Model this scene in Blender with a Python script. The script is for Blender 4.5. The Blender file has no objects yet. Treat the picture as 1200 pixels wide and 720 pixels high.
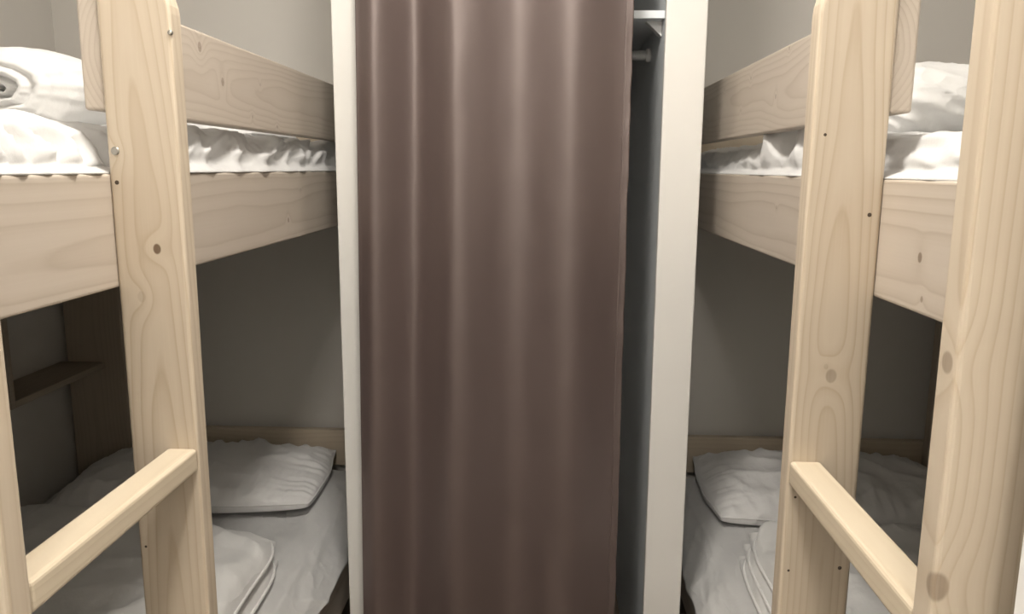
import bpy, bmesh, math, random
from mathutils import Vector, Matrix, noise

random.seed(7)
sc = bpy.context.scene
COL = sc.collection

# ------------------------------------------------------------------ camera
H = 1.45                                   # eye height
FPX, PITCH, YAW, ROLL = 924.92, .174, -.0398, .0065
_c, _s = math.cos(YAW), math.sin(YAW)
_r0 = Vector((_c, -_s, 0)); _h = Vector((_s, _c, 0)); _z = Vector((0, 0, 1))
_d0 = math.cos(PITCH) * _h - math.sin(PITCH) * _z
_u0 = math.sin(PITCH) * _h + math.cos(PITCH) * _z
_cr, _sr = math.cos(ROLL), math.sin(ROLL)
CR = _cr * _r0 + _sr * _u0
CU = _cr * _u0 - _sr * _r0
CAM = Vector((0, 0, H))
cd = bpy.data.cameras.new('camera')
cd.sensor_fit = 'HORIZONTAL'; cd.sensor_width = 36.0
cd.lens = 36.0 * FPX / 1200.0
cd.clip_start = .02
cam = bpy.data.objects.new('camera', cd); COL.objects.link(cam)
m = Matrix.Identity(4)
for i in range(3):
    m[i][0] = CR[i]; m[i][1] = CU[i]; m[i][2] = -_d0[i]; m[i][3] = CAM[i]
cam.matrix_world = m
sc.camera = cam

def ray(x, y): return CR * ((x - 600) / FPX) - CU * ((y - 360) / FPX) + _d0
def onX(x, y, X): d = ray(x, y); return CAM + d * (X / d.x)
def onY(x, y, Y): d = ray(x, y); return CAM + d * (Y / d.y)
def onZ(x, y, Z): d = ray(x, y); return CAM + d * ((Z - H) / d.z)

# ------------------------------------------------------------------ world, view
w = bpy.data.worlds.new('world'); sc.world = w; w.use_nodes = True
bg = w.node_tree.nodes['Background']
bg.inputs[0].default_value = (.9, .93, 1, 1); bg.inputs[1].default_value = .0
sc.view_settings.view_transform = 'Standard'
sc.view_settings.look = 'None'
sc.view_settings.gamma = 1
sc.view_settings.use_curve_mapping = False
sc.view_settings.exposure = 1.85

LAMP_ROOM = 13.0          # emission strength of the room's ceiling lamp
LAMP_HALL = 9.5          # emission strength of the entry lamp

# ------------------------------------------------------------------ helpers
def tag(o, label=None, cat=None, group=None, kind=None):
    if label: o['label'] = label
    if cat: o['category'] = cat
    if group: o['group'] = group
    if kind: o['kind'] = kind
    return o

def empty(name, loc, label, cat, group=None):
    o = bpy.data.objects.new(name, None); COL.objects.link(o)
    o.location = loc; o.empty_display_size = .1
    return tag(o, label, cat, group)

def wpos(o):
    v = Vector(o.location)
    while o.parent:
        o = o.parent; v = v + Vector(o.location)
    return v

def link(name, me, mat, parent=None, loc=(0, 0, 0)):
    """loc is a world position (nothing is rotated through parents)"""
    o = bpy.data.objects.new(name, me); COL.objects.link(o)
    if mat and not me.materials: me.materials.append(mat)
    l = Vector(loc)
    if parent:
        o.parent = parent; l = l - wpos(parent)
    o.location = l
    return o

def bm_mesh(bm, name, smooth=False):
    me = bpy.data.meshes.new(name)
    bmesh.ops.recalc_face_normals(bm, faces=bm.faces[:])
    bm.to_mesh(me); bm.free()
    if smooth:
        for p in me.polygons: p.use_smooth = True
    return me

def box_mesh(name, sx, sy, sz, bev=.003, seg=2):
    bm = bmesh.new()
    bmesh.ops.create_cube(bm, size=1)
    bmesh.ops.scale(bm, vec=(sx, sy, sz), verts=bm.verts[:])
    if bev:
        bmesh.ops.bevel(bm, geom=bm.edges[:], offset=bev, segments=seg, affect='EDGES', profile=.5)
    return bm_mesh(bm, name)

def board(name, a, b, mat, parent=None, bev=.003, seg=2):
    a, b = Vector(a), Vector(b)
    s = Vector([abs(b[i] - a[i]) for i in range(3)])
    return link(name, box_mesh(name, *s, bev=bev, seg=seg), mat, parent, (a + b) / 2)

def grid_mesh(name, P, smooth=True, closed_u=False):
    nu, nv = len(P), len(P[0])
    vs = [tuple(p) for r in P for p in r]
    fs = []
    for i in range(nu if closed_u else nu - 1):
        for j in range(nv - 1):
            k = (i + 1) % nu
            fs.append((i * nv + j, k * nv + j, k * nv + j + 1, i * nv + j + 1))
    me = bpy.data.meshes.new(name); me.from_pydata(vs, [], fs); me.update()
    if smooth:
        for p in me.polygons: p.use_smooth = True
    return me

def tube_mesh(name, pts, r, n=8, cap=True):
    bm = bmesh.new(); rings = []
    pts = [Vector(p) for p in pts]
    for i, p in enumerate(pts):
        t = (pts[min(i + 1, len(pts) - 1)] - pts[max(i - 1, 0)]).normalized()
        ref = Vector((0, 0, 1)) if abs(t.z) < .9 else Vector((1, 0, 0))
        a = t.cross(ref).normalized(); b = t.cross(a)
        rings.append([bm.verts.new(p + a * r * math.cos(2 * math.pi * k / n) + b * r * math.sin(2 * math.pi * k / n)) for k in range(n)])
    for i in range(len(rings) - 1):
        for k in range(n):
            bm.faces.new((rings[i][k], rings[i][(k + 1) % n], rings[i + 1][(k + 1) % n], rings[i + 1][k]))
    if cap: bm.faces.new(rings[0]); bm.faces.new(rings[-1])
    return bm_mesh(bm, name, True)

def lathe_mesh(name, prof, n=32, axis='Z'):
    P = []
    for k in range(n):
        a = 2 * math.pi * k / n
        row = []
        for r, h in prof:
            x, y = r * math.cos(a), r * math.sin(a)
            row.append({'Z': (x, y, h), 'Y': (x, h, y), 'X': (h, x, y)}[axis])
        P.append(row)
    return grid_mesh(name, P, True, True)

def lerp(a, b, t): return a + (b - a) * t
def sstep(a, b, x):
    t = max(0, min(1, (x - a) / (b - a))); return t * t * (3 - 2 * t)
def nz(x, y, z=0.0): return noise.noise(Vector((x, y, z)))
def ridge(x, y, z=0.0):
    n = abs(noise.noise(Vector((x, y, z)))); return (1 - min(1, n * 1.8)) ** 2
def fbm(x, y, z=0.0, o=3):
    s, a, f = 0, 1, 1
    for _ in range(o): s += a * nz(x * f, y * f, z + 7.3 * f); a *= .5; f *= 2.05
    return s
def interp(pts, x):
    if x <= pts[0][0]: return pts[0][1]
    for (a, va), (b, vb) in zip(pts, pts[1:]):
        if x <= b:
            t = (x - a) / (b - a); t = t * t * (3 - 2 * t); return va + (vb - va) * t
    return pts[-1][1]

# ------------------------------------------------------------------ materials
class NT:
    def __init__(s, name):
        s.m = bpy.data.materials.new(name); s.m.use_nodes = True
        s.t = s.m.node_tree; s.b = s.t.nodes['Principled BSDF']
    def n(s, t, **k):
        o = s.t.nodes.new(t)
        for a, v in k.items(): setattr(o, a, v)
        return o
    def l(s, a, b): s.t.links.new(a, b)
    def val(s, sock, v):
        if hasattr(v, 'is_linked') or hasattr(v, 'links'): s.l(v, sock)
        else: sock.default_value = v
    def math(s, op, a, b=None, c=None):
        o = s.n('ShaderNodeMath', operation=op)
        for i, v in enumerate((a, b, c)):
            if v is not None: s.val(o.inputs[i], v)
        return o.outputs[0]
    def mix(s, f, a, b):
        o = s.n('ShaderNodeMix', data_type='RGBA')
        s.val(o.inputs[0], f); s.val(o.inputs[6], a); s.val(o.inputs[7], b)
        return o.outputs[2]
    def noise(s, vec, scale, detail=3, rough=.5):
        o = s.n('ShaderNodeTexNoise'); s.l(vec, o.inputs['Vector'])
        o.inputs['Scale'].default_value = scale; o.inputs['Detail'].default_value = detail
        o.inputs['Roughness'].default_value = rough
        return o.outputs['Fac']
    def ramp(s, f, stops):
        o = s.n('ShaderNodeValToRGB'); s.l(f, o.inputs[0]); e = o.color_ramp.elements
        while len(e) < len(stops): e.new(.5)
        for x, (p, c) in zip(e, stops):
            x.position = p; x.color = c if len(c) == 4 else (*c, 1)
        return o.outputs[0]
    def bump(s, h, strength, dist=.001):
        o = s.n('ShaderNodeBump'); s.l(h, o.inputs['Height'])
        o.inputs['Strength'].default_value = strength; o.inputs['Distance'].default_value = dist
        s.l(o.outputs[0], s.b.inputs['Normal'])
    def obj(s): return s.n('ShaderNodeTexCoord').outputs['Object']

def paint(name, col, rough=.6, var=.06, bump=.15, scale=60):
    k = NT(name); v = k.obj()
    n = k.noise(v, 3.0, 4)
    c2 = tuple(max(0, x * (1 - var)) for x in col)
    k.l(k.mix(n, (*col, 1), (*c2, 1)), k.b.inputs['Base Color'])
    k.b.inputs['Roughness'].default_value = rough
    k.bump(k.noise(v, scale, 3), bump, .0006)
    return k.m

def pine(name, axis, tint=(.70, .565, .40), ring=(.55, .40, .245), pith=(.02, .07), freq=85, face=0, knots=(), slope=.05, amp=.016, strength=.75, off=0.0, kface=0.0, kl_=.75):
    """solid pine: growth rings round a wandering pith; axis = grain direction (object space),
    face = index of the axis across the board's wide face; knots = (along, across, radius, darkness)"""
    k = NT(name); v = k.obj()
    sp = k.n('ShaderNodeSeparateXYZ'); k.l(v, sp.inputs[0])
    ax = 'XYZ'.index(axis)
    rest = [i for i in range(3) if i != ax and i != face]
    L, u, d = sp.outputs[ax], sp.outputs[face], sp.outputs[rest[0]]
    mp = k.n('ShaderNodeMapping'); k.l(v, mp.inputs[0])
    scl = [2.2, 2.2, 2.2]; scl[ax] = .8
    mp.inputs['Scale'].default_value = scl
    mp.inputs['Location'].default_value = (off, off * 1.7, off * .6)
    nA = k.noise(mp.outputs[0], 1.6, 2, .4)
    mp2 = k.n('ShaderNodeMapping'); k.l(v, mp2.inputs[0])
    mp2.inputs['Scale'].default_value = scl; mp2.inputs['Location'].default_value = (off + 5, 3.1, 8.2 + off)
    nB = k.noise(mp2.outputs[0], 2.2, 3, .5)
    nA = k.math('MULTIPLY', k.math('SUBTRACT', nA, .5), amp * 5)
    nB = k.math('MULTIPLY', k.math('SUBTRACT', nB, .5), amp * 2.5)
    uu = k.math('ADD', k.math('ADD', u, pith[0]), nA)
    dd = k.math('ADD', k.math('ADD', d, pith[1]), k.math('ADD', nB, k.math('MULTIPLY', L, slope)))
    r = k.math('SQRT', k.math('ADD', k.math('MULTIPLY', uu, uu), k.math('MULTIPLY', dd, dd)))
    kmask = None
    for kn_ in knots:
        kl, ku, kr, kd = kn_[:4]; kdep = kn_[4] if len(kn_) > 4 else kface
        dl = k.math('MULTIPLY', k.math('SUBTRACT', L, kl), kl_); du = k.math('SUBTRACT', u, ku)
        df = k.math('MULTIPLY', k.math('SUBTRACT', d, kdep), .8)
        d2 = k.math('ADD', k.math('ADD', k.math('MULTIPLY', dl, dl), k.math('MULTIPLY', du, du)), k.math('MULTIPLY', df, df))
        g = k.math('POWER', 2.718, k.math('MULTIPLY', d2, -1 / (kr * 3.2) ** 2))
        r = k.math('ADD', r, k.math('MULTIPLY', g, kr * 1.6))
        dist = k.math('SQRT', d2)
        mr = k.n('ShaderNodeMapRange', interpolation_type='SMOOTHSTEP'); k.l(dist, mr.inputs[0])
        mr.inputs[1].default_value = kr * .72; mr.inputs[2].default_value = kr * 1.06
        mr.inputs[3].default_value = kd; mr.inputs[4].default_value = 0
        kmask = mr.outputs[0] if kmask is None else k.math('MAXIMUM', kmask, mr.outputs[0])
    fr = k.math('FRACT', k.math('MULTIPLY', r, freq))
    line = k.ramp(fr, [(0, (.12,) * 3), (.35, (.0,) * 3), (.72, (.45,) * 3), (.9, (1,) * 3), (1, (.12,) * 3)])
    # fine fibres
    mf = k.n('ShaderNodeMapping'); k.l(v, mf.inputs[0])
    sf = [420.0] * 3; sf[ax] = 6
    mf.inputs['Scale'].default_value = sf
    fib = k.noise(mf.outputs[0], 1, 2)
    ms = k.n('ShaderNodeMapping'); k.l(v, ms.inputs[0])
    ss = [9.0] * 3; ss[ax] = 1.2
    ms.inputs['Scale'].default_value = ss; ms.inputs['Location'].default_value = (off * 3, 1, 2)
    str_ = k.noise(ms.outputs[0], 1, 2)
    f = k.math('MULTIPLY', k.math('MULTIPLY', line, strength), k.math('ADD', .35, k.math('MULTIPLY', str_, 1.0)))
    f = k.math('ADD', f, k.math('MULTIPLY', k.math('SUBTRACT', fib, .5), .22))
    c = k.mix(f, (*tint, 1), (*ring, 1))
    if kmask is not None:
        c = k.mix(k.math('MULTIPLY', kmask, k.math('ADD', .7, k.math('MULTIPLY', fib, .5))), c, (.17, .115, .075, 1))
    k.l(c, k.b.inputs['Base Color'])
    k.b.inputs['Roughness'].default_value = .5
    k.b.inputs['Specular IOR Level'].default_value = .35
    k.bump(k.math('ADD', fib, line), .12, .0005)
    return k.m

def cloth(name, col, rough=.85, sheen=.2, weave=900, bump=.30):
    k = NT(name); v = k.obj()
    n = k.noise(v, 14, 3)
    k.l(k.mix(n, (*col, 1), tuple(x * .95 for x in col) + (1,)), k.b.inputs['Base Color'])
    k.b.inputs['Roughness'].default_value = rough
    k.b.inputs['Sheen Weight'].default_value = sheen
    k.b.inputs['Specular IOR Level'].default_value = .25
    mp = k.n('ShaderNodeMapping'); k.l(v, mp.inputs[0])
    mp.inputs['Scale'].default_value = (1.0, .55, 1.0); mp.inputs['Rotation'].default_value = (0, 0, .6)
    cre = k.math('ABSOLUTE', k.math('SUBTRACT', k.noise(mp.outputs[0], 9, 2, .45), .5))      # long soft creases
    cre = k.math('POWER', k.math('SUBTRACT', 1.0, k.math('MULTIPLY', cre, 2.2)), 3.0)
    fine = k.math('ADD', k.math('MULTIPLY', k.noise(v, 38, 4, .6), .5), k.math('MULTIPLY', k.noise(v, weave, 1), .05))
    k.bump(k.math('ADD', fine, k.math('MULTIPLY', cre, 1.3)), bump, .011)
    return k.m

def simple(name, col, rough=.5, metal=0.0, emit=0.0):
    k = NT(name); v = k.obj()
    n = k.noise(v, 25, 2)
    k.l(k.mix(n, (*col, 1), tuple(x * .88 for x in col) + (1,)), k.b.inputs['Base Color'])
    k.b.inputs['Roughness'].default_value = rough; k.b.inputs['Metallic'].default_value = metal
    if emit:
        k.b.inputs['Emission Color'].default_value = (1, .94, .86, 1); k.b.inputs['Emission Strength'].default_value = emit
    return k.m

M_WALL = paint('grey_wall_paint', (.76, .73, .68), .75, .05, .2, 160)
M_ENTRY = paint('white_entry_paint', (.80, .79, .77), .6)
M_CEIL = paint('white_ceiling_paint', (.82, .81, .79), .8)
M_TRIM = paint('white_trim_paint', (.70, .685, .65), .42, .03, .06, 30)
M_PANEL = paint('cool_white_melamine', (.80, .84, .87), .4, .03, .04)
M_DOOR = paint('white_door_paint', (.78, .77, .74), .45)
M_BASE = paint('brown_skirting', (.16, .11, .08), .5)
M_SHEET = cloth('white_cotton_sheet', (.64, .637, .63))
M_DUVET = cloth('white_duvet_cotton', (.78, .775, .76), .8, .25)
M_PILLOW = cloth('white_pillow_cotton', (.84, .83, .82), .75, .25)
M_MATT = cloth('pale_teal_mattress_ticking', (.42, .50, .50))
M_PIPE = cloth('white_piping', (.84, .835, .82))
M_STEEL = simple('zinc_screw', (.42, .40, .36), .35, .9)
M_HOLE = simple('dark_screw_hole', (.07, .05, .035), .9)
M_ROD = simple('satin_steel_rod', (.62, .62, .62), .3, .8)
M_PLASTIC = simple('white_plastic', (.8, .8, .79), .4)

def floor_mat():
    k = NT('brown_vinyl_floor'); v = k.obj()
    mp = k.n('ShaderNodeMapping'); k.l(v, mp.inputs[0]); mp.inputs['Scale'].default_value = (14, 1.2, 1)
    n = k.noise(mp.outputs[0], 3, 4)
    k.l(k.ramp(n, [(.3, (.20, .16, .12)), (.7, (.30, .245, .19))]), k.b.inputs['Base Color'])
    k.b.inputs['Roughness'].default_value = .45
    return k.m
M_FLOOR = floor_mat()

def curtain_mat():
    k = NT('taupe_satin_curtain'); v = k.obj()
    n = k.noise(v, 5, 2)
    mp = k.n('ShaderNodeMapping'); k.l(v, mp.inputs[0]); mp.inputs['Scale'].default_value = (900, 900, 900)
    wv = k.noise(mp.outputs[0], 1, 1)
    base = k.mix(n, (.078, .056, .051, 1), (.069, .049, .045, 1))
    k.l(k.mix(k.math('MULTIPLY', wv, .25), base, (.05, .036, .033, 1)), k.b.inputs['Base Color'])
    k.b.inputs['Roughness'].default_value = .50
    k.b.inputs['IOR'].default_value = 1.6
    k.b.inputs['Specular IOR Level'].default_value = 1.0
    k.b.inputs['Specular Tint'].default_value = (1, .88, .84, 1)
    k.b.inputs['Sheen Weight'].default_value = .15
    k.b.inputs['Sheen Tint'].default_value = (.8, .62, .55, 1)
    k.bump(wv, .08, .0004)
    return k.m
M_CURT = curtain_mat()

# ------------------------------------------------------------------ room shell
XL, XR, YB, YF, ZC = -1.605, 1.465, 2.625, -1.35, 2.52
EL, ER, EY = -.53, .355, .56               # the narrow entry the camera stands in
S = lambda o: tag(o, kind='structure')
S(board('floor', (XL - .1, YF - .1, -.1), (XR + .1, YB + .1, 0), M_FLOOR, bev=0))
S(board('ceiling', (XL - .1, YF - .1, ZC), (XR + .1, YB + .1, ZC + .1), M_CEIL, bev=0))
S(board('wall_back', (XL - .1, YB, 0), (XR + .1, YB + .1, ZC), M_WALL, bev=0))
S(board('wall_left', (XL - .1, EY, 0), (XL, YB, ZC), M_WALL, bev=0))
S(board('wall_right', (XR, EY, 0), (XR + .1, YB, ZC), M_WALL, bev=0))
S(board('wall_entry_left', (XL - .1, YF, 0), (EL, EY, ZC), M_ENTRY, bev=.004))
S(board('wall_entry_right', (ER, YF, 0), (XR + .1, EY, ZC), M_ENTRY, bev=.004))
S(board('wall_entry_back', (EL, YF - .1, 0), (ER, YF, ZC), M_ENTRY, bev=0))
S(board('baseboard_back', (XL, YB - .012, 0), (XR, YB, .06), M_BASE, bev=.002))
door = S(board('door_1', (EL + .05, YF, .005), (ER - .05, YF + .04, 2.03), M_DOOR, bev=.003))
for a, b in (((EL + .005, YF, 0), (EL + .05, YF + .055, 2.08)), ((ER - .05, YF, 0), (ER - .005, YF + .055, 2.08)), ((EL + .05, YF, 2.035), (ER - .05, YF + .055, 2.08))):
    board('door_frame', a, b, M_TRIM, door)
hd = link('door_handle', tube_mesh('door_handle', [(0, 0, 0), (0, .05, 0), (.012, .06, 0), (.12, .06, 0)], .009, 10), M_ROD, door, (EL + .11, YF + .04, 1.03))

# ------------------------------------------------------------------ lamps (both above the frame)
def ceiling_lamp(x, y, r, strength, label):
    t = empty('ceiling_lamp', (x, y, ZC), label, 'lamp', 'round ceiling lamps')
    link('base', lathe_mesh('base', [(0, 0), (r * 1.06, 0), (r * 1.06, -.03), (r, -.034), (0, -.034)], 36), M_PLASTIC, t, (x, y, ZC))
    prof = [(r * math.cos(a), -.034 - .085 * math.sin(a)) for a in [i * math.pi / 12 for i in range(6)]] + [(0.0001, -.119)]
    link('glass_shade', lathe_mesh('glass_shade', prof, 28), simple('glowing_opal_glass', (.9, .88, .84), .4, 0, strength), t, (x, y, ZC))
ceiling_lamp(-.12, .85, .12, LAMP_ROOM * 3, 'round opal glass lamp on the ceiling between the bunk beds')
ceiling_lamp(-.08, -.95, .13, LAMP_HALL * 3, 'round opal glass lamp on the ceiling of the entry passage')

# ------------------------------------------------------------------ bunk beds
ZGT, ZGB, ZBT, ZBB = H + .2105, H + .0682, H - .0099, H - .1549
LBT, LBB = .381, .226
Y0, Y1 = .585, 2.60
YFAR, YNEAR, RW, RT = .985, .606, .0911, .0315
ZTOP = 1.683
ZRUNG = H - .3699
WT = (.52, .455, .385); WR = (.40, .335, .265)         # white-washed boards

def rail_mesh(name, s):
    """ladder upright: aisle-side top corner rounded off; local origin at the board's middle"""
    rr = .05; w2 = RW / 2; h2 = ZTOP / 2
    out = [(w2, -h2), (w2, h2 - .004)]            # bed side (local +)
    for i in range(9):
        a = math.pi / 2 * i / 8
        out.append((-w2 + rr - rr * math.sin(a), h2 - rr + rr * math.cos(a)))
    out.append((-w2, -h2))
    bm = bmesh.new()
    f = [bm.verts.new((s * u, -RT / 2, z)) for u, z in out]
    face = bm.faces.new(f)
    ex = bmesh.ops.extrude_face_region(bm, geom=[face])
    vs = [e for e in ex['geom'] if isinstance(e, bmesh.types.BMVert)]
    bmesh.ops.translate(bm, vec=(0, RT, 0), verts=vs)
    bmesh.ops.recalc_face_normals(bm, faces=bm.faces[:])
    bmesh.ops.bevel(bm, geom=[e for e in bm.edges if len(e.link_faces) == 2 and e.calc_face_angle(0) > .5], offset=.0045, segments=3, affect='EDGES', profile=.5)
    me = bm_mesh(bm, name)
    for p in me.polygons: p.use_smooth = False
    return me

def screw(parent, x, y, z, r, mat, name='screw', axis='Y', lift=.0012):
    me = lathe_mesh(name, [(0.00001, -lift), (r * .8, -lift), (r, -lift * .3), (r, .003)], 14, axis)
    return link(name, me, mat, parent, (x, y, z))

def bunk_bed(X0, s, label, side):
    """X0 = aisle-side face of the bed, s = direction into the bed"""
    X = lambda u: X0 + s * u
    t = empty('bunk_bed', (X(.5), (Y0 + Y1) / 2, 0), label, 'bunk bed', 'pine bunk beds')
    L = side == 'L'
    cx = lambda u0, u1: X((u0 + u1) / 2)
    yc = (Y0 + Y1) / 2
    # --- long boards
    def kn(pts, plane, c):
        out = []
        for (px, py, r, d) in pts:
            p = onX(px, py, plane); out.append((p.y - c[1], p.z - c[2], r, d))
        return out
    cU = (0, yc, (ZBT + ZBB) / 2)
    ku = kn([(338, 258, .006, .8), (352, 222, .004, .5)] if L else [(1078, 302, .0065, .75), (1080, 351, .004, .6), (910, 243, .004, .5), (838, 263, .003, .4)], X0, cU)
    board('side_rail', (X(0), Y0, ZBB), (X(.035), Y1, ZBT), pine('pine_upper_rail_' + side, 'Y', WT, WR, (.015, .055 * s), 62, 2, ku, .012, .014, .75, 3 if L else 9, -s * .0175, 1.25), t, .004, 3)
    yg = YFAR + .004
    cG = (0, (yg + Y1) / 2, (ZGT + ZGB) / 2)
    kg = kn([(234, 55, .009, .55), (261, 96, .008, .55), (305, 99, .003, .35), (296, 137, .004, .5), (325, 149, .004, .55)] if L else
            [(909, 113, .005, .5), (880, 92, .004, .5), (925, 57, .004, .45), (868, 130, .003, .4), (849, 106, .003, .4)], X0, cG)
    board('guard_rail', (X(0), yg, ZGB), (X(.027), Y1, ZGT), pine('pine_guard_' + side, 'Y', WT, WR, (.0, .085 * s), 150, 2, kg, .02, .012, .65, 14 if L else 21, -s * .0135, 1.25), t, .004, 3)
    board('side_rail', (X(0), Y0, LBB), (X(.035), Y1, LBT), pine('pine_lower_rail_' + side, 'Y', WT, WR, (.01, .05 * s), 70, 2, (), .02, .014, .7, 31 if L else 37), t, .004, 3)
    plain = pine('pine_frame_' + side, 'Y', WT, WR, (.01, .06), 80, 2, (), .02, .014, .7, 5)
    plx = pine('pine_crossboard_' + side, 'X', (.62, .53, .41), (.50, .41, .30), (.01, .06), 80, 2, [(-.22 if L else -.08, .02, .006, .7)], .02, .014, .5, 7 if L else 8)
    plz = pine('pine_post_' + side, 'Z', (.46, .395, .315), (.37, .31, .24), (.01, .06), 80, 0, (), .02, .014, .6, 12)
    for z0, z1 in ((ZBB, ZBT), (LBB, LBT)):
        board('side_rail', (X(.99), Y0 + .04, z0), (X(1.02), Y1 - .105, z1), plain, t)
    # --- end boards and posts
    for z0, z1 in ((.435, .562), (1.497, 1.625)):
        board('headboard', (X(.036), 2.565, z0), (X(1.035), 2.592, z1), plx, t)
    for z0, z1 in ((.30, .52), (1.36, 1.60)):
        board('footboard', (X(.036), Y0, z0), (X(.84), Y0 + .027, z1), plx, t)
    for u0, u1, ya, yb, zt in ((.845, 1.035, 2.50, 2.535, 1.66), (.845, 1.035, Y0, Y0 + .035, 1.66), (.036, .060, 2.53, 2.564, 1.66)):
        board('post', (X(u0), ya, 0), (X(u1), yb, zt), plz, t)
    # --- slats (shared mesh)
    sm = box_mesh('slat', .955, .07, .018, .003, 1)
    for zz in (ZBB + .022, LBB + .022):
        for i in range(11):
            link('slat', sm, plx, t, (X(.5125), .72 + i * .17, zz))
    # --- ladder
    zc = ZTOP / 2
    for near in (0, 1):
        yy = YNEAR if near else YFAR
        c = (cx(-RW, 0), yy + RT / 2, zc)
        kk = []
        if L and not near: kk = [(px, py, r, d) for px, py, r, d in [(184, 292, .0055, 1.0), (166, 348, .006, .18), (136, 180, .004, .3)]]
        if not L and not near: kk = [(974, 441, .0075, .45), (968, 430, .003, .2)]
        if not L and near: kk = [(1098, 689, .0105, .62)]
        kk = [(onY(px, py, yy).z - c[2], onY(px, py, yy).x - c[0], r, d) for px, py, r, d in kk]
        if not L and near:
            p = onX(1110, 425, X(-RW)); kk.append((p.z - c[2], p.x - c[0], .0075, .55, p.y - c[1]))
        key = (L, near)
        pith = {(True, 0): (.004, .035), (True, 1): (.03, .04), (False, 0): (-.004, .03), (False, 1): (.16, .03)}[key]
        mt = pine('pine_ladder_%s%d' % (side, near), 'Z', (.55, .47, .368), (.42, .33, .23), pith, {(True, 0): 125, (True, 1): 120, (False, 0): 130, (False, 1): 110}[key], 0, kk,
                  {(True, 0): .035, (True, 1): .01, (False, 0): .03, (False, 1): .0}[key], .004 if near else .011, .7, 2 + 3 * near + (11 if L else 0), -RT / 2)
        r = link('ladder_rail', rail_mesh('ladder_rail', s), mt, t, c)
        if not near:
            pts = [(135, 177, .0055, M_STEEL, 'screw'), (199, 38, .003, M_STEEL, 'screw'), (137, 214, .0028, M_HOLE, 'screw_hole'), (171, 641, .0018, M_HOLE, 'screw_hole')] if L else \
                  [(967, 158, .0019, M_HOLE, 'screw_hole'), (1019, 252, .0026, M_HOLE, 'screw_hole'), (932, 583, .0017, M_HOLE, 'screw_hole'), (924, 669, .0017, M_HOLE, 'screw_hole'), (984, 666, .0026, M_HOLE, 'screw_hole')]
            for px, py, rr, mm, nm in pts:
                p = onY(px, py, yy)
                screw(r, p.x, yy, p.z, rr, mm, nm, 'Y', .0012 if nm == 'screw' else .0003)
    mr = pine('pine_rung_' + side, 'Y', (.61, .525, .40), (.49, .40, .28), (.01, .05), 110, 0, (), .02, .01, .45, 17 if L else 29)
    for i in range(4):
        zt = ZRUNG - .285 * i
        board('rung', (X(-RW + .001), YNEAR + RT, zt - .032), (X(-RW + .041), YFAR, zt), mr, t, .005, 3)
    return t

bunk_bed(-.5475, -1, 'pale pine bunk bed with a ladder, on the left of the brown curtain', 'L')
bunk_bed(.4111, 1, 'pale pine bunk bed with a ladder, on the right of the brown curtain', 'R')

# ------------------------------------------------------------------ small shelf at the head of the lower left bunk
t = empty('wall_shelf', (-1.53, 2.27, .8), 'small wooden box shelf on the wall above the left lower bunk', 'shelf')
MS = pine('pine_shelf', 'Y', (.42, .36, .285), (.34, .28, .215), (.01, .06), 80, 0, (), .02, .014, .5, 44)
sf = onX(133, 420, -1.455); sn = onX(18, 466, -1.455)
board('shelf_board', (-1.604, sn.y, sf.z - .02), (-1.455, 2.499, sf.z), MS, t, .002)
board('side_panel', (-1.604, sn.y - .02, sf.z - .02), (-1.455, sn.y, ZBB - .03), MS, t, .002)
board('top_board', (-1.604, sn.y, ZBB - .05), (-1.455, 2.499, ZBB - .03), MS, t, .002)

# ------------------------------------------------------------------ wardrobe
YT = 1.80
t = empty('wardrobe', (-.06, 2.2, 0), 'white built-in wardrobe niche between the bunk beds behind the curtain', 'wardrobe')
board('front_trim', (-.474, YT, 0), (-.384, YT + .022, 2.515), M_TRIM, t, .003)
board('front_trim', (.2575, YT, 0), (.347, YT + .018, 2.515), M_TRIM, t, .003)
board('top_trim', (-.384, YT, 2.34), (.2575, YT + .022, 2.515), M_TRIM, t, .003)
board('side_panel', (-.42, YT + .022, 0), (-.402, 2.61, 2.515), M_PANEL, t, .001)
board('side_panel', (.266, YT + .018, 0), (.284, 2.61, 2.515), M_PANEL, t, .001)
sh = onY(760, 12, 1.88); sb = onY(760, 21.5, 1.88)
board('shelf', (-.402, 1.88, sb.z), (.2658, 2.60, sh.z), M_PANEL, t, .001)
rp = onX(760.5, 65, .262)
link('hanging_rod', tube_mesh('hanging_rod', [(-.402, 0, 0), (.2655, 0, 0)], .0125, 14), M_PLASTIC, t, (0, rp.y, rp.z))
link('rod_socket', lathe_mesh('rod_socket', [(.0001, -.012), (.017, -.012), (.017, 0), (.0001, 0)], 18, 'X'), M_PLASTIC, t, (.2658, rp.y, rp.z))
bp_ = onX(774, 37, .264)
bm = bmesh.new()
tri = [(.2655, 0, sb.z), (.2655, 0, bp_.z - .012), (.230, 0, sb.z)]
lo = [bm.verts.new((x, bp_.y - .008, z)) for x, _, z in tri]; hi = [bm.verts.new((x, bp_.y + .02, z)) for x, _, z in tri]
bm.faces.new(lo); bm.faces.new(hi[::-1])
for i in range(3): bm.faces.new((lo[i], lo[(i + 1) % 3], hi[(i + 1) % 3], hi[i]))
link('shelf_bracket', bm_mesh(bm, 'shelf_bracket'), M_PLASTIC, t)

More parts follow.
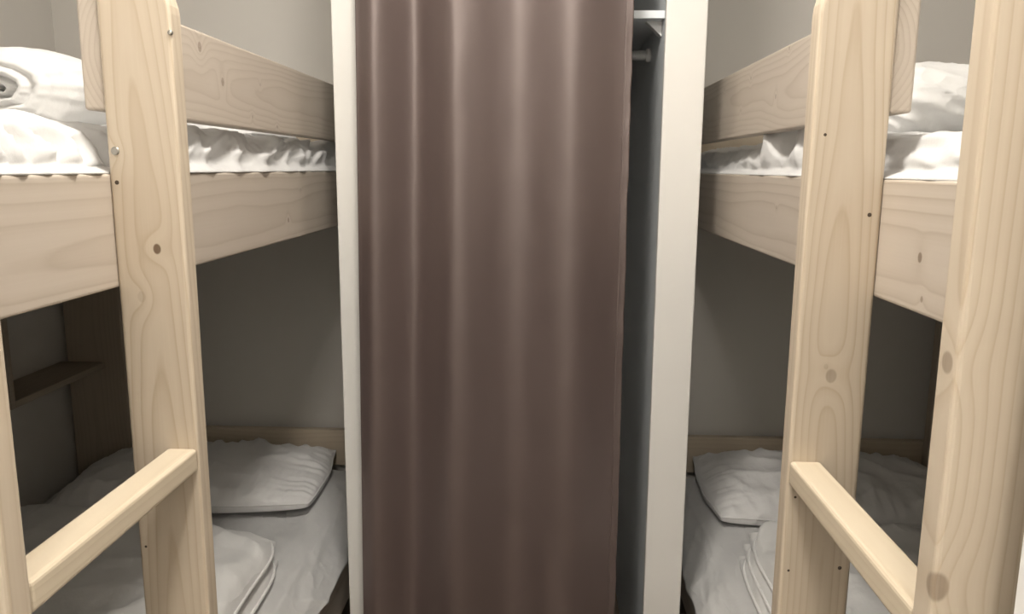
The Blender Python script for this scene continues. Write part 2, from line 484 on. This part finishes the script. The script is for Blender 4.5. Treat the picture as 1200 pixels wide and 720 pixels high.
# ------------------------------------------------------------------ curtain
YC = 1.752
folds = [(419, .018), (438, .035), (483, -.018), (535, .042), (609, -.004), (670, .030), (742, -.012), (800, -.04)]
top_x = [(onY(x, 150, YC).x, a) for x, a in folds]
xl_t, xr = -.397, onY(739, 150, YC).x
def curtain_pt(u, z, lift=0.0):
    k = 1 - (z - .3) / 2.0                         # 1 near the floor, 0 near the rod
    xl = lerp(xl_t, -.424, max(0, min(1, k)))
    x = lerp(xl, xr, u)
    xp = lerp(top_x[0][0], top_x[-2][0], u)
    a = interp(top_x, xp + .004 * math.sin(z * 2.1 + u * 5))
    y = YC - a * (1.0 - .12 * math.sin(z * 1.7 + u * 9)) - .0012 * nz(x * 25, z * 9, 4)
    if u > .93: y += .004 * (u - .93) / .07 * nz(1.5, z * 28, 3.1); x += .0025 * (u - .93) / .07 * nz(7.7, z * 22, 1.0)
    return Vector((x, y - lift, z))
NU, NV = 260, 90
zt, zb_ = 2.27, .03
me = grid_mesh('curtain', [[curtain_pt(i / NU, lerp(zb_, zt, j / NV)) for j in range(NV + 1)] for i in range(NU + 1)])
cur = link('curtain', me, M_CURT)
md = cur.modifiers.new('thick', 'SOLIDIFY'); md.thickness = .0018; md.offset = 1
tag(cur, 'long taupe brown satin curtain hanging in front of the white wardrobe', 'curtain')
hem = grid_mesh('hem', [[curtain_pt(lerp(.972, .9995, i / 6), lerp(zb_, zt, j / NV), .0026) for j in range(NV + 1)] for i in range(7)])
o = link('hem', hem, M_CURT, cur); md = o.modifiers.new('thick', 'SOLIDIFY'); md.thickness = .002; md.offset = 1
t = empty('curtain_rod', (-.06, 1.735, 2.28), 'round steel curtain rod above the wardrobe opening', 'curtain rod')
link('rod', tube_mesh('rod', [(-.47, 0, 0), (.345, 0, 0)], .011, 14), M_ROD, t, (0, 1.735, 2.28))
for x in (-.43, .30):
    link('rod_bracket', tube_mesh('rod_bracket', [(0, 0, 0), (0, .065, 0)], .007, 10), M_ROD, t, (x, 1.735, 2.28))

# ------------------------------------------------------------------ bedding
def soft_slab(name, w, d, h, nx, ny, hfun, edge=.03, base=None):
    """closed cushion-like slab: top from hfun(x,y in 0..1 -> extra height), rounded edges"""
    top, bot = [], []
    for i in range(nx + 1):
        rt, rb = [], []
        for j in range(ny + 1):
            u, v = i / nx, j / ny
            x, y = (u - .5) * w, (v - .5) * d
            e = min(min(u, 1 - u) * w, min(v, 1 - v) * d)
            k = math.sqrt(max(0, 1 - (1 - min(1, e / edge)) ** 2))
            e2 = .5 * h
            dx, dy, dz = hfun(u, v)
            rt.append((x + dx, y + dy, e2 + k * (h - e2 + dz)))
            rb.append((x + dx * .5, y + dy * .5, e2 - k * e2))
        top.append(rt); bot.append(rb)
    vs, fs = [], []
    n = ny + 1
    for r in top: vs += r
    off = len(vs)
    for r in bot: vs += r
    for i in range(nx):
        for j in range(ny):
            a = i * n + j
            fs.append((a, a + n, a + n + 1, a + 1))
            fs.append((off + a, off + a + 1, off + a + n + 1, off + a + n))
    me = bpy.data.meshes.new(name); me.from_pydata(vs, [], fs); me.update()
    bm = bmesh.new(); bm.from_mesh(me)
    bmesh.ops.remove_doubles(bm, verts=bm.verts[:], dist=1e-5)
    bmesh.ops.recalc_face_normals(bm, faces=bm.faces[:])
    bm.to_mesh(me); bm.free()
    for p in me.polygons: p.use_smooth = True
    return me

def mattress(X0, s, z0, z1, label, ptop):
    u0, u1 = .042, .975
    cx = X0 + s * (u0 + u1) / 2
    w, d, h = u1 - u0, 1.86, z1 - z0
    t = empty('mattress', (cx, 1.56, z0), label, 'mattress', 'mattresses on the bunks')
    link('ticking', soft_slab('ticking', w, d, h - .006, 24, 48, lambda u, v: (0, 0, 0), .035), M_MATT, t, (cx, 1.56, z0))
    return t

def sheet_strip(name, parent, X0, s, zt, ya, yb, prof, fold, nY=260, nT=56, mat=None):
    """sheet lying on the mattress and running over its aisle edge; prof = [(u,z)] cross-section, fold(y,t) -> (du,dz)"""
    ls = [p[2] for p in prof]
    P = []
    for i in range(nY + 1):
        y = lerp(ya, yb, i / nY); row = []
        for j in range(nT + 1):
            tt = j / nT; l = tt
            for k in range(len(prof) - 1):
                if l <= ls[k + 1] + 1e-9: break
            f = (l - ls[k]) / (ls[k + 1] - ls[k])
            u = lerp(prof[k][0], prof[k + 1][0], f); z = lerp(prof[k][1], prof[k + 1][1], f)
            du, dz, dy = fold(y, tt)
            row.append((X0 + s * (u + du), y + dy, z + dz))
        P.append(row)
    me = grid_mesh(name, P)
    o = link(name, me, mat or M_SHEET, parent)
    md = o.modifiers.new('thick', 'SOLIDIFY'); md.thickness = .0022; md.offset = 0
    return o

def pillow(label, loc, w, d, h, rotz, tilt=0.0, seed=0.0, group='pillows on the lower bunks', flat=.35, tiltx=0.0):
    N = 84
    def pt(u, v, top):
        e = (1 - abs(u) ** 2.4) * (1 - abs(v) ** 2.4)
        k = max(0, e) ** .52
        x = w / 2 * u * math.sqrt(1 - .09 * v * v) * (1 + .02 * nz(v * 2 + seed, 1, 1))
        y = d / 2 * v * math.sqrt(1 - .10 * u * u) * (1 + .03 * nz(u * 2 + seed, 4, 2))
        # puckers running in from the seams, stretch folds toward the corners
        pu = math.exp(-(1 - abs(u)) * 7) ; pv = math.exp(-(1 - abs(v)) * 6)
        wr = .016 * pu * nz(v * 13 + seed, seed * 3, 1.0) + .017 * pv * nz(u * 17 + seed, 2.0 + seed, 5.0) + .012 * math.exp(-(1 - abs(v)) * 2.2) * 1.5 * (ridge(u * 7 + seed, v * .8, 3 + seed) - .25)
        dg = .014 * (ridge(u * 2.2 + v * 1.1 + seed, v * 1.6 - u * .9, seed) - .3) * min(1, k * 1.5)
        sag = .010 * fbm(u * 1.3 + seed, v * 1.3, seed, 2)
        z = (h * k + wr * min(1, k * 2) + dg + sag * k) if top else (-h * flat * max(0, e) ** .17)
        return Vector((x, y, z))
    vs, fs = [], []
    n = N + 1
    for top in (1, 0):
        for i in range(n):
            for j in range(n):
                a = -1 + 2 * i / N; b = -1 + 2 * j / N
                a = math.copysign(1 - (1 - abs(a)) ** 1.35, a); b = math.copysign(1 - (1 - abs(b)) ** 1.35, b)
                vs.append(pt(a, b, top))
    R = Matrix.Rotation(rotz, 4, 'Z') @ Matrix.Rotation(tilt, 4, 'X') @ Matrix.Rotation(tiltx, 4, 'Y')
    zm = 0
    vs = [R @ v for v in vs]
    for i in range(N):
        for j in range(N):
            a = i * n + j
            fs.append((a, a + n, a + n + 1, a + 1)); b = n * n + a
            fs.append((b, b + 1, b + n + 1, b + n))
    me = bpy.data.meshes.new('pillow'); me.from_pydata([tuple(v) for v in vs], [], fs); me.update()
    bm = bmesh.new(); bm.from_mesh(me)
    bmesh.ops.remove_doubles(bm, verts=bm.verts[:], dist=2e-5); bmesh.ops.recalc_face_normals(bm, faces=bm.faces[:])
    bm.to_mesh(me); bm.free()
    for p in me.polygons: p.use_smooth = True
    o = link('pillow', me, M_PILLOW, None, loc)
    tag(o, label, 'pillow', group)
    ring = []
    M = 60
    for k in range(4 * M + 1):
        q = (k // M) % 4; f = -1 + 2 * (k % M) / M
        a, b = [(f, -1), (1, f), (-f, 1), (-1, -f)][q]
        ring.append(R @ pt(a, b, True))
    link('seam', tube_mesh('seam', ring, .0022, 6, False), M_PIPE, o, loc)
    return o

ZU, ZL = H + .052, .452                   # mattress tops
bedsL, bedsR = (-.5475, -1), (.4111, 1)
mUL = mattress(*bedsL, ZBB + .034, ZU, 'white-sheeted mattress on the upper bunk at the left', 0)
mUR = mattress(*bedsR, ZBB + .034, ZU, 'white-sheeted mattress on the upper bunk at the right', 0)
mLL = mattress(*bedsL, LBB + .034, ZL, 'white-sheeted mattress on the lower bunk at the left', 0)
mLR = mattress(*bedsR, LBB + .034, ZL, 'white-sheeted mattress on the lower bunk at the right', 0)

# --- upper left sheet: bunched diagonal folds near the ladder, crumpled edge further back
def fold_UL(y, t):
    e = sstep(.15, .45, t)
    nearp = 1 - sstep(1.10, 1.30, y)
    ph = y * 21 - t * 2.6 + .9 * nz(y * 5, t * 2, 2.0)
    fr = ph - math.floor(ph)
    saw = (fr / .72) if fr < .72 else (1 - fr) / .28          # one steep side per pleat
    d1 = saw * .034 * (.6 + .8 * abs(nz(y * 7, 3.0, 1.0))) + .004
    cr = ridge(y * 7 + t * 2.0, t * 2.2, 8.0) * .030 + ridge(y * 15 - t * 2, t * 3, 3.0) * .012
    a = nearp * d1 + (1 - nearp) * cr * sstep(.3, .7, t)
    up = nearp * (-.010 + .008 * fbm(y * 6, t * 3, 1)) + (1 - nearp) * (.014 * ridge(y * 5, t * 2, 5) - .002) * sstep(.3, .6, t)
    lo = 1 - sstep(.86, 1, t)
    return (-a * e * .7 * (.35 + .65 * lo), (up + a * .45) * e * lo, .016 * nz(y * 8, t * 4, 6) * e * lo)
sheet_strip('sheet', mUL, *bedsL, ZU, .64, 2.49, [(.93, ZU, 0), (.34, ZU, .12), (.10, ZU + .003, .5), (.055, ZU - .010, .66), (.040, ZU - .032, .80), (.030, ZBT + .010, .94), (.004, ZBT + .0005, 1)], fold_UL)
def fold_UR(y, t):
    e = sstep(.15, .45, t)
    g = lambda c, k, w_: max(0, 1 - abs((y - c + (t - .6) * k) / w_)) ** 1.3
    pk = g(1.60, .16, .075) * .070 + g(1.43, .20, .06) * .052 + g(1.53, -.05, .035) * .022
    far = sstep(1.75, 1.9, y)
    cr = ridge(y * 9 + t * 2, t * 2.4, 18.0) * .022 + ridge(y * 19, t * 4, 2.0) * .008
    nearp = 1 - sstep(1.15, 1.35, y)
    lay = math.exp(-((t - .62 + .05 * nz(y * 5, 1, 1)) / .10) ** 2) * .016 + math.exp(-((t - .84) / .07) ** 2) * .010
    a = cr * (1 - nearp) * (1 - .5 * far) + nearp * (lay + .012 * fbm(y * 5, t * 3, 3) + .010 * ridge(y * 8 + t * 5, t * 3, 12))
    lo = 1 - sstep(.86, 1, t)
    return (-(a * .6 + pk * .22) * e * (.3 + .7 * lo), (pk + a * .4 + nearp * -.010) * e * (1 - sstep(.6, .97, t)), .014 * nz(y * 8, t * 4, 9) * e * lo)
sheet_strip('sheet', mUR, *bedsR, ZU, .64, 2.49, [(.93, ZU, 0), (.34, ZU, .12), (.10, ZU + .003, .5), (.055, ZU - .010, .66), (.040, ZU - .032, .80), (.030, ZBT + .010, .94), (.004, ZBT + .0005, 1)], fold_UR)
# --- lower sheets: smoother, edge hanging over the side rail
def fold_L(seed, out):
    def f(y, t):
        e = sstep(.35, .8, t)
        w_ = fbm(y * 3.2 + seed, t * 1.5, seed, 2)
        top = .008 * fbm(y * 4 + seed, t * 5, seed) + .006 * ridge(y * 2.6 + t * 2.5, t * 2 + seed, seed) + .004 * ridge(y * 9 + t * 7, t * 3, seed + 4)
        return (-(out + .016 * w_ + .010 * ridge(y * 5, t * 2, seed + 2)) * e, top * (1 - e * .5), 0)
    return f
sheet_strip('sheet', mLL, *bedsL, ZL, .64, 2.47, [(.93, ZL, 0), (.30, ZL + .001, .2), (.10, ZL + .001, .45), (.060, ZL - .006, .58), (.040, ZL - .03, .74), (.012, LBT + .012, .9), (-.004, LBT - .012, 1)], fold_L(3.0, .008))
sheet_strip('sheet', mLR, *bedsR, ZL, .64, 2.47, [(.93, ZL, 0), (.30, ZL + .001, .2), (.10, ZL + .001, .45), (.060, ZL - .006, .58), (.040, ZL - .03, .74), (.012, LBT + .012, .9), (-.004, LBT - .02, 1)], fold_L(11.0, .010))

# --- pillows
pillow('white pillow at the head of the left lower bunk', (-1.045, 2.290, ZL + .047), .76, .47, .066, math.radians(5), math.radians(-.5), 1.3, flat=.56)
pillow('white pillow at the head of the right lower bunk', (.868, 2.305, ZL + .047), .76, .48, .070, math.radians(-1), math.radians(.5), 4.1, flat=.54)
pillow('flat white pillow behind the guard rail of the left upper bunk', (-.97, 2.02, ZU + .024), .60, .44, .075, math.radians(3), 0, 6.4, 'pillows on the upper bunks')

# --- duvets
def folded_duvet(label, layers, group, seed, slant=0.0):
    """layers: (x0,x1,y0,y1,z0,h) puffy slabs stacked"""
    l0 = layers[0]
    c = ((l0[0] + l0[1]) / 2, (l0[2] + l0[3]) / 2, l0[4])
    t = empty('duvet', c, label, 'duvet', group)
    for q, (x0, x1, y0, y1, z0, h, skew) in enumerate(layers):
        w_, d_ = x1 - x0, y1 - y0
        sd = seed + q * 5.1
        def hf(u, v):
            x, y = u * w_, v * d_
            puff = .020 * fbm(x * 4 + sd, y * 3.2, sd, 3) + .018 * ridge(x * 2.2 + sd, y * 5.5 + x * 1.5, sd) - .005
            puff += .008 * ridge(x * 5 + y * 2, y * 10 + sd, sd + 2) + .004 * ridge(x * 9, y * 19 + sd, sd + 6)
            cu, cv = 2 * u - 1, 2 * v - 1
            ex = skew * v * d_ - cu * abs(cv) ** 8 * .035
            wob = .012 * nz(y * 4, sd, 2) 
            return (ex + wob, .012 * nz(x * 4, sd, 7) - cv * abs(cu) ** 8 * .035 + slant * (1 - u) * v, puff)
        me = soft_slab('layer', w_, d_, h, 80, 90, hf, min(.05, h * .9))
        lc = ((x0 + x1) / 2, (y0 + y1) / 2, z0)
        lay = link('layer', me, M_DUVET, t, lc)
        # piped seam round the layer
        ring = []
        for k in range(241):
            f = (k % 60) / 60; qd = (k // 60) % 4
            u, v = [(f, 0), (1, f), (1 - f, 1), (0, 1 - f)][qd]
            dx, dy, dz = hf(u, v)
            ring.append((( u - .5) * w_ + dx, (v - .5) * d_ + dy, h * .5))
        link('piping', tube_mesh('piping', ring, .0042, 6, False), M_PIPE, lay, lc)
    return t
folded_duvet('folded white duvet lying on the left lower bunk', [(-1.46, -.650, .80, 1.84, ZL + .003, .038, .02), (-1.455, -.656, .79, 1.845, ZL + .040, .058, .02)], 'duvets on the lower bunks', 2.0, .17)
folded_duvet('folded white duvet lying on the right lower bunk', [(.495, 1.32, .82, 1.93, ZL + .003, .028, .0), (.510, 1.32, .83, 1.945, ZL + .030, .026, .0), (.522, 1.31, .83, 1.95, ZL + .055, .034, .0)], 'duvets on the lower bunks', 9.0)

def rolled_duvet(label, base, length, hw, hh, seed, turns=3.6, rot=0.0, fan=0.0):
    """rolled-up duvet; base = middle of its visible end, axis along +Y turned by rot"""
    bx, by, bz = base
    R = Matrix.Rotation(rot, 3, 'Z')
    A = 160; Lr = length
    ys = [0, .004, .012, .025, .045] + [.045 + (Lr - .09) * i / 40 for i in range(1, 41)] + [Lr - .02, Lr - .006, Lr]
    rows = []
    for yy in ys:
        de = min(yy, Lr - yy); k = .84 + .16 * math.sqrt(max(0, 1 - (1 - min(1, de / .05)) ** 2))
        row = []
        for a in range(A):
            th = 2 * math.pi * a / A
            c_, s_ = math.cos(th), math.sin(th)
            n_ = 1 + .06 * fbm(c_ * 1.5 + seed, yy * 4, s_ * 1.5) + .06 * (ridge(c_ * 1.2 + seed, yy * 7 + s_ * 1.2, seed + s_) - .3)
            n_ += fan * (ridge(yy * 11 + s_ * 2.2, c_ * 1.1, seed + 3) - .3) * (1 - .75 * max(0, s_) ** 2) + .04 * math.exp(-de * 14) * nz(c_ * 4 + seed, s_ * 4, yy * 3)
            row.append((hw * k * n_ * c_, yy, max(hh * k * n_ * s_, -hh * .96)))
        rows.append(row)
    P = []
    NR = 34
    for a in range(A):
        th = 2 * math.pi * a / A; line = []
        def face(r, row, yy0, sg):
            ph = (r * turns - th / (2 * math.pi)) % 1.0
            g = .5 - .5 * math.cos(2 * math.pi * ph)
            dep = .034 * (1 - g ** .6) * max(0, 1 - r * 1.15) + .006 * max(0, 1 - r * 4)
            x, _, z = row[a]
            return (x * r, yy0 + sg * (dep - .022 * math.sin(math.pi * min(1, r)) * (1 if r > 0 else 0)), z * r)
        for j in range(NR): line.append(face(.02 + .98 * j / NR, rows[0], 0, 1))
        line += [row[a] for row in rows]
        for j in range(NR - 1, -1, -1): line.append(face(.02 + .98 * j / NR, rows[-1], Lr, -1))
        P.append([tuple(R @ Vector(p)) for p in line])
    o = link('rolled_duvet', grid_mesh('rolled_duvet', P, True, True), M_DUVET, None, base)
    return tag(o, label, 'duvet', 'rolled duvets on the upper bunks')
rolled_duvet('rolled white duvet with spiral end on the left upper bunk', (-.895, 1.30, ZU + .070), .42, .135, .070, 3.0)
rolled_duvet('plump rolled white duvet on the right upper bunk', (.60, 1.50, ZU + .070), .66, .10, .070, 8.0, 3.6, math.radians(-84), .15)
